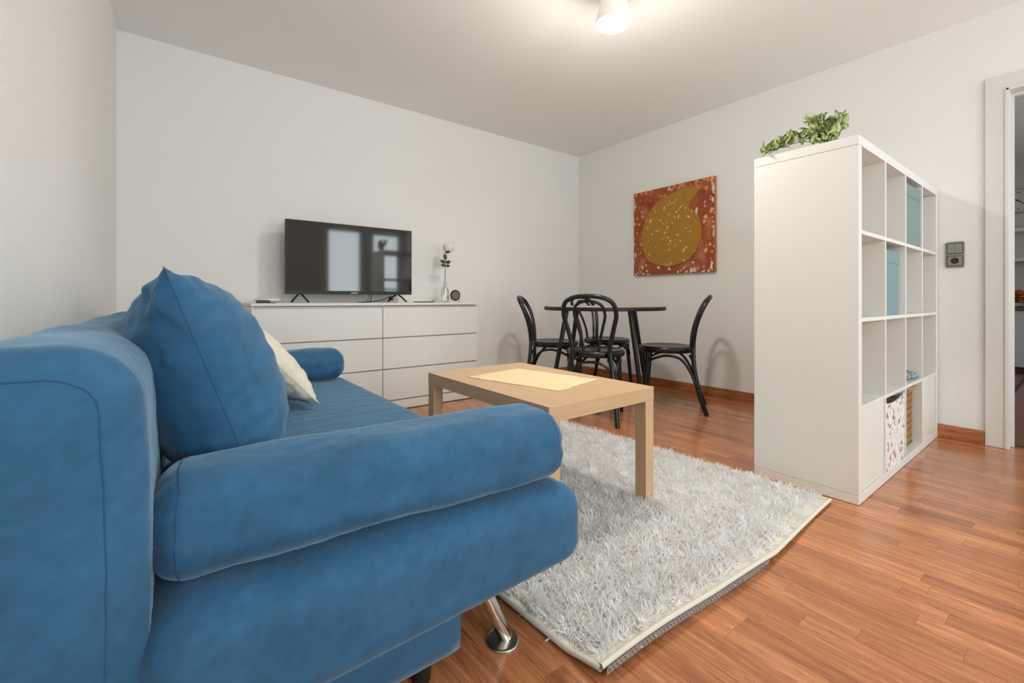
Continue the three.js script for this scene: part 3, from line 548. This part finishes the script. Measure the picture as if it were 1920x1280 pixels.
// ---------------------------------------------------------------- dining table and chairs
const camXZ = (lat, w) => [0.5986 * w + 0.801 * lat, -0.801 * w + 0.5986 * lat];   // seen direction to floor position
const TC = camXZ(0.764, 3.40);
{
  const t = thing('dining_table', 'round dining table with black rim and splayed black legs', 'table');
  const rim = lathe([[0, 0.730], [0.449, 0.730], [0.455, 0.732], [0.455, 0.755], [0.447, 0.7575], [0.443, 0.7575]], 96); rim.translate(TC[0], 0, TC[1]); part(t, 'rim', rim, M.blackMatt, 'black table rim');
  const top = lathe([[0, 0.757], [0.4435, 0.757], [0.4435, 0.7], [0, 0.7]].slice(0, 2), 96); top.translate(TC[0], 0, TC[1]); part(t, 'table_top', top, mat(0xcdb594, 0.45), 'light wood table top');
  for (const [l, d] of [[-0.29, -0.05], [-0.17, 0.2], [0.17, -0.12], [0.28, 0.15]]) { const a = camXZ(0.764 + l, 3.4 + d), b = camXZ(0.764 + l * 1.48, 3.4 + d * 1.48); part(t, 'leg', rod([b[0], 0, b[1]], [a[0], 0.732, a[1]], 0.0155, 0.018), M.black); }
}
function makeChair(label) {
  const t = thing('bentwood_chair', label, 'chair', 'black bentwood chairs around the dining table'), m = M.black;
  const seat = lathe([[0, 0.452], [0.10, 0.453], [0.155, 0.458], [0.172, 0.464], [0.186, 0.466], [0.196, 0.460], [0.199, 0.448], [0.196, 0.430], [0.186, 0.422], [0.0, 0.424]], 56); part(t, 'seat', seat, m);
  for (const s of [-1, 1]) {
    part(t, 'leg', tube([[s * 0.122, 0.47, -0.185], [s * 0.142, 0.33, -0.192], [s * 0.168, 0.14, -0.225], [s * 0.185, 0, -0.272]], 0.0155, 30, 10), m);
    part(t, 'leg', rod([s * 0.158, 0, 0.158], [s * 0.138, 0.43, 0.122], 0.0125, 0.0185, 14), m);
    part(t, 'brace', tube([[s * 0.146, 0.345, 0.140], [s * 0.160, 0.383, 0.07], [s * 0.168, 0.405, -0.01], [s * 0.165, 0.385, -0.10], [s * 0.160, 0.30, -0.165], [s * 0.166, 0.17, -0.215]], 0.0095, 40, 8), m);
  }
  part(t, 'brace', tube([[-0.138, 0.33, 0.148], [-0.09, 0.385, 0.158], [0, 0.408, 0.160], [0.09, 0.385, 0.158], [0.138, 0.33, 0.148]], 0.0095, 36, 8), m);
  part(t, 'brace', tube([[-0.140, 0.33, -0.196], [-0.08, 0.378, -0.176], [0, 0.392, -0.165], [0.08, 0.378, -0.176], [0.140, 0.33, -0.196]], 0.0085, 36, 8), m);
  part(t, 'back_hoop', tube([[-0.121, 0.40, -0.187], [-0.126, 0.50, -0.188], [-0.152, 0.62, -0.205], [-0.172, 0.715, -0.235], [-0.152, 0.79, -0.272], [-0.09, 0.823, -0.296], [0, 0.832, -0.303], [0.09, 0.823, -0.296], [0.152, 0.79, -0.272], [0.172, 0.715, -0.235], [0.152, 0.62, -0.205], [0.126, 0.50, -0.188], [0.121, 0.40, -0.187]], 0.0148, 120, 12), m);
  part(t, 'inner_hoop', tube([[-0.048, 0.43, -0.172], [-0.056, 0.52, -0.176], [-0.082, 0.63, -0.198], [-0.100, 0.71, -0.228], [-0.080, 0.775, -0.262], [0, 0.800, -0.284], [0.080, 0.775, -0.262], [0.100, 0.71, -0.228], [0.082, 0.63, -0.198], [0.056, 0.52, -0.176], [0.048, 0.43, -0.172]], 0.0098, 110, 10), m);
  return t;
}
{
  const spots = [[0.640, 3.09, 'black bentwood chair in front of the dining table, its back towards the coffee table'], [1.225, 3.335, 'black bentwood chair seen sideways between the dining table and the cube shelf'], [0.424, 3.72, 'black bentwood chair beside the chest of drawers, behind the coffee table'], [0.912, 3.93, 'black bentwood chair behind the dining table near the corner, mostly hidden']];
  let first = null;
  for (const [l, w, label] of spots) {
    const c = first ? dup(first, label) : (first = makeChair(label)), p = camXZ(l, w), turn = { 1: -0.25, 2: 0.55, 3: 1.05 }[spots.findIndex((s) => s[0] === l)] ?? 0;
    c.position.set(p[0], 0, p[1]); c.rotation.set(0, Math.atan2(TC[0] - p[0], TC[1] - p[1]) + turn, 0);
  }
}

// ---------------------------------------------------------------- painting
{
  const y0 = 1.043, y1 = 1.838, z0 = -2.686, z1 = -1.882, t = thing('painting', 'square rust red canvas painting with an ochre shell form', 'painting'), S = 0.8;
  const outline = [[.832, .104], [.758, .063], [.663, .051], [.514, .093], [.385, .131], [.251, .225], [.167, .343], [.124, .495], [.13, .678], [.195, .817], [.251, .858], [.373, .896], [.464, .92], [.59, .894], [.711, .858], [.793, .766], [.85, .643], [.861, .525], [.832, .413], [.781, .339], [.717, .284], [.746, .2125], [.793, .166]];
  const bg = canvasTex(1024, 1024, (g, w, h) => {
    g.fillStyle = '#9c4a22'; g.fillRect(0, 0, w, h); const R = rng(17);
    for (let i = 0; i < 420; i++) { g.globalAlpha = 0.10 + 0.18 * R(); g.fillStyle = ['#7c3416', '#a85c36', '#b9744f', '#8a3c1b', '#a04e2a'][i % 5]; g.beginPath(); g.ellipse(R() * w, R() * h, 20 + R() * 70, 14 + R() * 40, R() * 3, 0, 6.3); g.fill(); }
    g.globalAlpha = 0.75; for (const [px, py, pa, pb] of [[0.14, 0.26, 60, 90], [0.12, 0.85, 60, 70], [0.86, 0.78, 60, 110], [0.93, 0.5, 40, 160], [0.72, 0.93, 150, 30], [0.2, 0.03, 150, 20], [0.62, 0.03, 120, 20], [0.8, 0.08, 100, 30]]) for (let k = 0; k < 26; k++) { g.globalAlpha = 0.22; g.fillStyle = ['#b87350', '#c07f5c', '#a96440'][k % 3]; g.beginPath(); g.ellipse(px * w + (R() + R() - 1) * pa, py * h + (R() + R() - 1) * pb, pa * (0.2 + 0.45 * R()), pb * (0.2 + 0.4 * R()), (R() - 0.5) * 1.5, 0, 6.3); g.fill(); }
    const fleck = (x, y, s, c) => { g.globalAlpha = 0.85; g.fillStyle = c; g.beginPath(); for (let k = 0; k < 7; k++) { const a = k / 7 * 6.283, r = s * (0.35 + 0.8 * R()); g.lineTo(x + Math.cos(a) * r, y + Math.sin(a) * r * 1.2); } g.fill(); };
    for (let i = 0; i < 130; i++) { const side = i % 4, k = R(), m = Math.pow(R(), 1.6) * 0.13; const [x, y] = side === 0 ? [m, k] : side === 1 ? [1 - m, k] : side === 2 ? [k, m] : [k, 1 - m]; fleck(x * w, y * h, 9 + R() * 20, ['#e3a57c', '#e9b695', '#d98f62', '#dcd8d0'][i % 4]); }
    for (const [x, y, a, b] of [[0.80, 0.33, 16, 62], [0.985, 0.12, 14, 90], [0.98, 0.25, 12, 50], [0.97, 0.93, 16, 60], [0.99, 0.55, 8, 40], [0.02, 0.16, 14, 24], [0.76, 0.98, 40, 10], [0.14, 0.98, 16, 12], [0.985, 0.62, 9, 26], [0.47, 0.03, 16, 20]]) { g.globalAlpha = 0.9; g.fillStyle = '#d9d8d4'; for (let k = 0; k < 6; k++) { g.beginPath(); g.ellipse(x * w + (R() - 0.5) * a, y * h + (R() - 0.5) * b, a * (0.3 + 0.4 * R()), b * (0.25 + 0.35 * R()), (R() - 0.5) * 0.5, 0, 6.3); g.fill(); } }
    g.globalAlpha = 1;
  });
  const box = new THREE.BoxGeometry(0.03, y1 - y0, z1 - z0);  // the painted face looks to -x
  const edge = mat(0xb87446, 0.75), faceM = mat(0xffffff, 0.7, { map: bg });
  const cv = part(t, 'canvas', box, [edge, faceM, edge, edge, edge, edge]); cv.position.set(XR - 0.018, (y0 + y1) / 2, (z0 + z1) / 2);
  const gold = canvasTex(1024, 1024, (g, w, h) => {
    const R = rng(23); g.fillStyle = '#ab7a22'; g.fillRect(0, 0, w, h);
    for (let i = 0; i < 900; i++) { g.globalAlpha = 0.10; g.fillStyle = ['#c08d2c', '#96681b', '#b5832a', '#8c5f18'][i % 4]; g.beginPath(); g.ellipse(R() * w, R() * h, 6 + R() * 34, 4 + R() * 20, R() * 3, 0, 6.3); g.fill(); }
    const cx = 0.5 * w, cy = 0.55 * h;                         // paint creased outward from the middle
    for (let i = 0; i < 110; i++) { const a = R() * 6.283, r0 = 20 + R() * 180, r1 = r0 + 60 + R() * 160; g.globalAlpha = 0.28; g.strokeStyle = i % 2 ? '#85591a' : '#cb9b45'; g.lineWidth = 2 + R() * 3; g.beginPath(); g.moveTo(cx + Math.cos(a) * r0, cy + Math.sin(a) * r0); g.quadraticCurveTo(cx + Math.cos(a + 0.1) * (r0 + r1) / 2, cy + Math.sin(a + 0.1) * (r0 + r1) / 2, cx + Math.cos(a + 0.05) * r1, cy + Math.sin(a + 0.05) * r1); g.stroke(); }
    for (let i = 0; i < 46; i++) { const a = R() * 6.283, r = Math.sqrt(R()) * 0.36 * w, x = cx + Math.cos(a) * r, y = cy + Math.sin(a) * r * 1.05, n = 3 + Math.floor(R() * 4); g.globalAlpha = 0.8; for (let k = 0; k < n; k++) { g.fillStyle = ['#e2c084', '#d9b06a', '#e8cf9f'][k % 3]; g.beginPath(); g.ellipse(x + (R() - 0.5) * 16, y + (R() - 0.5) * 16, 3 + R() * 11, 2 + R() * 5, a + R() - 0.5, 0, 6.3); g.fill(); } }
    g.globalAlpha = 0.85; g.fillStyle = '#e6cc98'; for (const [x, y, a, b] of [[0.42, 0.25, 9, 30], [0.24, 0.37, 14, 22], [0.6, 0.37, 10, 24], [0.33, 0.5, 14, 10], [0.72, 0.39, 14, 14], [0.66, 0.75, 10, 26]]) { g.beginPath(); g.ellipse(x * w, y * h, a, b, 0.3, 0, 6.3); g.fill(); }
    g.globalAlpha = 1;
  });
  const sh = new THREE.Shape(); const c = new THREE.CatmullRomCurve3(outline.map(([u, v]) => V(u * S, (1 - v) * (y1 - y0), 0)), true, 'catmullrom', 0.4).getPoints(160); c.forEach((p, i) => (i ? sh.lineTo(p.x, p.y) : sh.moveTo(p.x, p.y)));
  const g = new THREE.ExtrudeGeometry(sh, { depth: 0.004, bevelEnabled: true, bevelThickness: 0.0015, bevelSize: 0.0015, bevelSegments: 1 }), p = g.attributes.position, uv = g.attributes.uv;
  for (let i = 0; i < p.count; i++) uv.setXY(i, p.getX(i) / S, p.getY(i) / S);
  g.rotateY(-Math.PI / 2); g.translate(XR - 0.0335, y0, z0); part(t, 'shell_form', g, mat(0xffffff, 0.6, { map: gold, bumpMap: gold, bumpScale: 0.003 }), 'raised ochre shell form');
}

// ---------------------------------------------------------------- light switch with socket
{
  const t = thing('switch_plate', 'metallic grey double light switch above a socket on the wall by the door', 'light switch'), z0 = -0.519, z1 = -0.440, y0 = 0.994, y1 = 1.144, x = XR;
  {
    const r = 0.012, p = new THREE.Shape(); p.moveTo(z0 + r, y0); p.lineTo(z1 - r, y0); p.absarc(z1 - r, y0 + r, r, -Math.PI / 2, 0); p.lineTo(z1, y1 - r); p.absarc(z1 - r, y1 - r, r, 0, Math.PI / 2); p.lineTo(z0 + r, y1); p.absarc(z0 + r, y1 - r, r, Math.PI / 2, Math.PI); p.lineTo(z0, y0 + r); p.absarc(z0 + r, y0 + r, r, Math.PI, Math.PI * 1.5);
    const g = new THREE.ExtrudeGeometry(p, { depth: 0.0055, bevelThickness: 0.002, bevelSize: 0.002, bevelOffset: -0.002, bevelSegments: 3, curveSegments: 8 }); g.rotateY(-Math.PI / 2); g.translate(x - 0.002, 0, 0); part(t, 'plate', g, M.switchMetal);
  }
  const ym = (y0 + y1) / 2, in0 = z0 + 0.006, in1 = z1 - 0.007;
  part(t, 'surround', join([bx(x - 0.0108, x - 0.009, ym + 0.005, y1 - 0.008, in0, in1, 0.0005), bx(x - 0.0108, x - 0.009, y0 + 0.010, ym - 0.006, in0, in1, 0.0005)]), M.switchDark);
  const mid = (in0 + in1) / 2;
  part(t, 'rocker', bx(x - 0.015, x - 0.01, ym + 0.008, y1 - 0.011, in0 + 0.003, mid - 0.0006, 0.0012), M.switchMetal); part(t, 'rocker', bx(x - 0.015, x - 0.01, ym + 0.008, y1 - 0.011, mid + 0.0006, in1 - 0.003, 0.0012), M.switchMetal);
  part(t, 'socket', bx(x - 0.013, x - 0.01, y0 + 0.013, ym - 0.009, in0 + 0.003, in1 - 0.003, 0.0012), M.switchMetal);
  const ring = lathe([[0.0205, 0], [0.0205, 0.0012], [0.018, 0.0014], [0.0175, 0]], 36); ring.rotateZ(Math.PI / 2); ring.translate(x - 0.0132, (y0 + ym) / 2 + 0.002, mid); part(t, 'socket_ring', ring, M.switchMetal);
  const well = new THREE.CylinderGeometry(0.0178, 0.0178, 0.0006, 32); well.rotateZ(Math.PI / 2); well.translate(x - 0.0134, (y0 + ym) / 2 + 0.002, mid); part(t, 'socket_well', well, M.switchDark, 'dark round socket opening');
  for (const s of [-1, 1]) part(t, 'pin_hole', rod([x - 0.0145, (y0 + ym) / 2 + 0.002, mid + s * 0.008], [x - 0.0135, (y0 + ym) / 2 + 0.002, mid + s * 0.008], 0.0022), mat(0x0c0c0c, 0.8));
}

// ---------------------------------------------------------------- ceiling lamp
{
  const t = thing('ceiling_lamp', 'small white conical lamp shade hanging from the ceiling', 'lamp'), x = 1.73, z = -1.42, yb = 2.17;
  const glow = mat(0xf3efe6, 0.5, { emissive: new THREE.Color(1.0, 0.95, 0.88), emissiveIntensity: 0.16 });
  const sh = lathe([[0.0845, 0], [0.0885, 0.002], [0.088, 0.012], [0.052, 0.148], [0.040, 0.160], [0.014, 0.163], [0.014, 0.160], [0.038, 0.156], [0.049, 0.145], [0.084, 0.012], [0.0845, 0]], 56); sh.translate(x, yb, z); part(t, 'shade', sh, glow);
  const d = new THREE.CylinderGeometry(0.083, 0.083, 0.003, 56); d.translate(x, yb + 0.007, z); part(t, 'diffuser', d, mat(0xffffff, 0.6, { emissive: new THREE.Color(1.0, 0.97, 0.92), emissiveIntensity: 0.7 }));
  part(t, 'stem', rod([x, yb + 0.16, z], [x, H - 0.02, z], 0.008), M.white);
  const c = lathe([[0, -0.025], [0.045, -0.025], [0.055, -0.012], [0.055, 0]], 36); c.translate(x, H, z); part(t, 'canopy', c, M.white);
  const tone = new THREE.Color().setRGB(1, 0.95, 0.88);
  const down = new THREE.SpotLight(tone, 4.5, 0, THREE.MathUtils.degToRad(86), 0.7); down.position.set(x, yb - 0.012, z); down.target.position.set(x, 0, z); down.castShadow = true; down.shadow.radius = 4.5; down.name = 'ceiling_lamp_beam'; scene.add(down, down.target);
  const l = new THREE.PointLight(tone, 0.9); l.position.set(x, yb - 0.08, z); l.castShadow = true; l.shadow.radius = 3; l.name = 'ceiling_lamp_glow'; scene.add(l);
}

// ---------------------------------------------------------------- the room beyond the doorway
struct('wall_kitchen', 'pale wall at the far side of the kitchen beyond the doorway', 'wall', join([plain(8.05, 8.2, -0.02, H + 0.02, -2.0, ZF), plain(XD, 8.05, -0.02, H + 0.02, -2.15, -2.0)]), mat(0xd4d1c6, 0.92));
{
  const g = plain(XD, 8.2, -0.1, -0.001, -2.15, ZF + 0.15); struct('floor_kitchen', 'brown laminate floor beyond the doorway', 'floor', g, phys(0xb5a398, 0.3, { map: (() => { const t = woodGrain.clone(); t.repeat.set(1 / 1.6, 1 / 0.5); t.needsUpdate = true; return t; })(), clearcoat: 0.25, clearcoatRoughness: 0.2 }));
  struct('trim_2', 'dark narrow joint strip on the kitchen floor', 'floor trim', bx(4.9, 7.44, -0.001, 0.006, -0.432, -0.41, 0.002), mat(0x2f2a26, 0.5));
  const c = thing('kitchen_counter', 'pale kitchen counter with a wooden top seen through the doorway', 'counter');
  part(c, 'cabinet', bx(7.5, 8.04, 0.06, 0.69, -1.6, 0.9, 0.004), mat(0xc9d2d4, 0.4)); part(c, 'plinth', bx(7.54, 8.03, 0, 0.06, -1.59, 0.89, 0.002), mat(0x4a3428, 0.6)); part(c, 'worktop', bx(7.46, 8.045, 0.69, 0.725, -1.62, 0.92, 0.004), mat(0x6d5848, 0.5));
  single('wall_shelf', 'upper white wall shelf under the kitchen clock', 'shelf', bx(7.85, 8.049, 1.60, 1.645, -1.5, 0.6, 0.002), M.white);
  single('wall_shelf', 'lower white wall shelf above the kitchen counter', 'shelf', bx(7.80, 8.049, 1.25, 1.30, -1.5, 0.6, 0.002), M.white);
  // clock
  const k = thing('wall_clock', 'round wall clock with black numerals seen through the doorway', 'clock'), cy = 1.985, cz = -0.535, x = 8.05;
  const rimG = lathe([[0.125, 0], [0.15, 0], [0.15, 0.024], [0.144, 0.03], [0.134, 0.028], [0.130, 0.016], [0.125, 0.014]], 56); rimG.rotateZ(Math.PI / 2); rimG.translate(x, cy, cz); part(k, 'rim', rimG, mat(0xb8b6aa, 0.5));
  const ft = canvasTex(512, 512, (g, w) => { g.fillStyle = '#dcdacf'; g.fillRect(0, 0, w, w); g.fillStyle = '#1d1c1a'; g.font = 'bold 62px sans-serif'; g.textAlign = 'center'; g.textBaseline = 'middle'; for (let i = 1; i <= 12; i++) { const a = i * Math.PI / 6; g.fillText(String(i), 256 + Math.sin(a) * 192, 256 - Math.cos(a) * 192); } });
  const face = new THREE.CircleGeometry(0.131, 56); face.rotateY(-Math.PI / 2); face.translate(x - 0.015, cy, cz); part(k, 'dial', face, mat(0xffffff, 0.6, { map: ft }), 'pale dial with black numerals');
  const hand = (ang, L, w, n) => part(k, n, bx(-0.002, 0.0, -0.02, L, -w, w, 0.0008), M.blackMatt); 
  for (const [ang, L, w, n, o] of [[-1.02, 0.072, 0.0042, 'hour_hand', 0.018], [2.30, 0.105, 0.0032, 'minute_hand', 0.0205], [0.35, 0.11, 0.001, 'second_hand', 0.023]]) { const m = hand(ang, L, w, n); m.position.set(x - o, cy, cz); m.rotation.x = ang; }
  // fruit bowl
  const b = thing('wire_fruit_bowl', 'dark wire fruit bowl on the kitchen counter', 'bowl'), bc = [7.62, 0.725, -0.46], wires = [];
  for (let i = 0; i < 12; i++) { const a = i * Math.PI / 6; part(b, 'wire', tube([[bc[0], bc[1] + 0.05, bc[2]], [bc[0] + Math.cos(a) * 0.08, bc[1] + 0.056, bc[2] + Math.sin(a) * 0.08], [bc[0] + Math.cos(a) * 0.15, bc[1] + 0.105, bc[2] + Math.sin(a) * 0.15]], 0.003, 14, 6), M.blackMatt); }
  const ring = (r, y, rr) => { const g = new THREE.TorusGeometry(r, rr, 8, 48); g.rotateX(Math.PI / 2); g.translate(bc[0], y, bc[2]); return g; };
  part(b, 'rim', ring(0.15, bc[1] + 0.105, 0.0045), M.blackMatt); part(b, 'stand', join([ring(0.06, bc[1] + 0.004, 0.004), ...[0, 1, 2, 3].map((i) => rod([bc[0] + Math.cos(i * 1.571) * 0.06, bc[1] + 0.004, bc[2] + Math.sin(i * 1.571) * 0.06], [bc[0] - Math.cos(i * 1.571) * 0.04, bc[1] + 0.054, bc[2] - Math.sin(i * 1.571) * 0.04], 0.003))]), M.blackMatt);
  const peel = tex(128, 128, (u, v) => { const g = 128 + 90 * per(u, v, 14, 14, 95); return [clamp(g), clamp(g), clamp(g)]; }, false);
  [[-0.06, 0, 0.099, 0.043, 0xd9822b, 'orange lying at the doorframe side of the wire fruit bowl'], [-0.015, 0.075, 0.102, 0.043, 0xdd8a2e, 'orange lying towards the front middle of the wire fruit bowl'], [0.03, -0.07, 0.100, 0.042, 0xcf7a28, 'orange lying at the back of the wire fruit bowl'], [-0.035, -0.04, 0.160, 0.040, 0xa0492a, 'reddish fruit lying on top of the oranges']].forEach(([dx, dz, dy, r, c, lab], i) => {
    const f = thing(i < 3 ? 'orange_fruit' : 'red_fruit', lab, 'fruit', i < 3 ? 'oranges in the wire bowl' : undefined), g = new THREE.SphereGeometry(r, 24, 18), p = g.attributes.position;
    for (let j = 0; j < p.count; j++) { const y = p.getY(j) / r; p.setY(j, p.getY(j) * 0.94 - (y > 0.85 ? 0.003 * (y - 0.85) / 0.15 : 0)); } g.computeVertexNormals(); g.translate(bc[0] + dx, bc[1] + dy, bc[2] + dz);
    part(f, 'peel', g, mat(c, 0.5, { bumpMap: peel, bumpScale: 0.001 })); part(f, 'stem_end', rod([bc[0] + dx, bc[1] + dy + r * 0.9, bc[2] + dz], [bc[0] + dx, bc[1] + dy + r * 0.9 + 0.005, bc[2] + dz], 0.003), M.roseLeaf);
  });
}
renderer.render(scene, camera);
